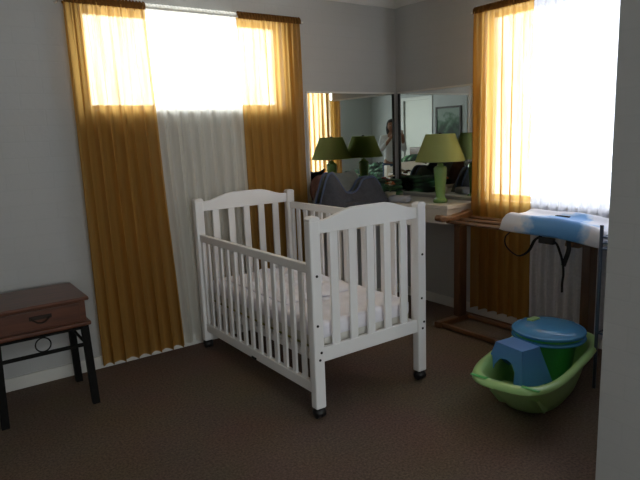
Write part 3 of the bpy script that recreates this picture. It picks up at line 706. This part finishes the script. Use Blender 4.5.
body = [(0, 0, .94, .145, .105), (0, .0, 1.10, .120, .090), (0, .005, 1.25, .135, .10), (0, 0, 1.37, .135, .085), (0, .0, 1.44, .065, .06), (0, .012, 1.51, .048, .05), (0, .025, 1.56, .05, .055),
        (-.09, 0, .86, .085, .085), (-.10, .01, .50, .056, .06), (-.105, -.015, .10, .038, .042), (-.108, .10, .035, .04, .030),
        (.09, 0, .86, .085, .085), (.10, .01, .50, .056, .06), (.105, -.015, .10, .038, .042), (.108, .10, .035, .04, .030),
        (-.165, 0, 1.395, .055, .052), (-.235, .03, 1.14, .042, .042), (-.175, .27, 1.40, .028, .030), (-.165, .31, 1.45, .022, .03),
        (.165, 0, 1.395, .055, .052), (.215, .05, 1.14, .042, .042), (.035, .27, 1.40, .028, .030), (.002, .31, 1.45, .022, .03)]
edges = [(0, 1), (1, 2), (2, 3), (3, 4), (4, 5), (5, 6), (0, 7), (7, 8), (8, 9), (9, 10), (0, 11), (11, 12), (12, 13), (13, 14), (3, 15), (15, 16), (16, 17), (17, 18), (3, 19), (19, 20), (20, 21), (21, 22)]
skin('body', (body, edges), M_skin, per)
# head
bm = bmesh.new(); bmesh.ops.create_uvsphere(bm, u_segments=32, v_segments=24, radius=1)
for v in bm.verts:
    x, y, z = v.co; w_ = .074*(1-.18*max(0, -z)**1.5); v.co = Vector((x*w_, .02+y*(.093 if y < 0 else .088)*(1-.10*max(0, -z)), 1.60+z*.112))
    if y > .6: v.co.y += .020*math.exp(-((x/.16)**2+((z+.12)/.18)**2)) - .008*(math.exp(-(((abs(x)-.38)/.16)**2+((z-.06)/.12)**2))) + .006*math.exp(-((x/.3)**2+((z+.42)/.08)**2)) + .010*math.exp(-((x/.3)**2+((z+.78)/.16)**2))
hd = obj('head', bm, M_skin, per, smooth=True, ang=180)
for s in (-1, 1):
    bm = bmesh.new(); blob(bm, (s*.028, .099, 1.607), (.012, .008, .008), 0, 0, 2); obj('eye', bm, M_eye, hd, smooth=True)
    bm = bmesh.new(); blob(bm, (s*.074, .015, 1.595), (.009, .018, .030), 0, .1, 2); obj('ear', bm, M_skin, hd, smooth=True)
bm = bmesh.new(); blob(bm, (0, .106, 1.548), (.024, .007, .007), 0, 0, 2); obj('mouth', bm, M_lip, hd, smooth=True)
bm = bmesh.new(); bmesh.ops.create_uvsphere(bm, u_segments=32, v_segments=24, radius=1)
for v in list(bm.verts):
    x, y, z = v.co
    v.co = Vector((x*.090, .005+y*.108, 1.615+z*.118))
    if y < .35 and z < 0: v.co.z = 1.615 + z*.26; v.co.x = x*.10*(1+.1*abs(z)); v.co.y = min(v.co.y, .03)
    if y > .35 and z < .45: v.co.y = .045; v.co.x *= .95; v.co.z = max(v.co.z, 1.60)
obj('hair', bm, M_hair, per, smooth=True, ang=180)
# clothes follow the body
sh = [(0, 0, .915, .165, .125), (0, 0, 1.02, .150, .112), (0, .0, 1.12, .140, .105), (0, .005, 1.25, .150, .112), (0, 0, 1.37, .150, .095), (0, 0, 1.43, .075, .07),
      (-.168, 0, 1.398, .066, .062), (-.238, .03, 1.14, .054, .054), (-.195, .20, 1.34, .042, .044), (.168, 0, 1.398, .066, .062), (.218, .05, 1.14, .054, .054), (.085, .20, 1.34, .042, .044)]
skin('shirt', (sh, [(0, 1), (1, 2), (2, 3), (3, 4), (4, 5), (4, 6), (6, 7), (7, 8), (4, 9), (9, 10), (10, 11)]), M_shirt, per)
jn = [(0, 0, .93, .150, .112), (-.09, 0, .85, .096, .096), (-.10, .01, .50, .070, .072), (-.105, -.01, .10, .060, .060), (.09, 0, .85, .096, .096), (.10, .01, .50, .070, .072), (.105, -.01, .10, .060, .060)]
skin('jeans', (jn, [(0, 1), (1, 2), (2, 3), (0, 4), (4, 5), (5, 6)]), M_jeans, per)
for s in (-1, 1):
    bm = bmesh.new(); blob(bm, (s*.108, .06, .042), (.048, .135, .042), 0, .05, 3); obj('shoe', bm, M_black, per, smooth=True)
    hc = -.0755+s*.083; hand = []; ed = []
    base = [(hc, .300, 1.440, .020, .026), (hc, .325, 1.470, .017, .030), (hc-s*.002, .345, 1.486, .012, .028)]
    hand += base; ed += [(0, 1), (1, 2)]
    for f, (dz, ln) in enumerate(((.028, .9), (.010, 1.0), (-.008, .95), (-.026, .78))):
        k = len(hand); hand += [(hc, .352, 1.482+dz, .0085, .0085), (hc-s*.012*ln, .372, 1.484+dz, .008, .008), (hc-s*.036*ln, .378, 1.484+dz, .0072, .0072), (hc-s*.052*ln, .376, 1.483+dz, .0062, .0062)]
        ed += [(1, k), (k, k+1), (k+1, k+2), (k+2, k+3)]
    k = len(hand); hand += [(hc-s*.012, .318, 1.472, .011, .011), (hc-s*.030, .326, 1.458, .009, .009), (hc-s*.044, .335, 1.450, .007, .007)]; ed += [(0, k), (k, k+1), (k+1, k+2)]
    skin('hand', (hand, ed), M_skin, per)
t = thing('compact_camera', 'small silver camera held up by the person seen in the mirror', 'camera', (VIEW.x, VIEW.y, VIEW.z), fa)
obj('camera_body', B(-.050, .050, -.062, -.040, -.032, .030), mat('silver_camera_shell', '#8f9296', .3, .7), t, bevel=.006)
bm = T([(0, -.042, 0), (0, -.022, 0)], .024, 24); obj('lens_barrel', bm, M_black, t, smooth=True)
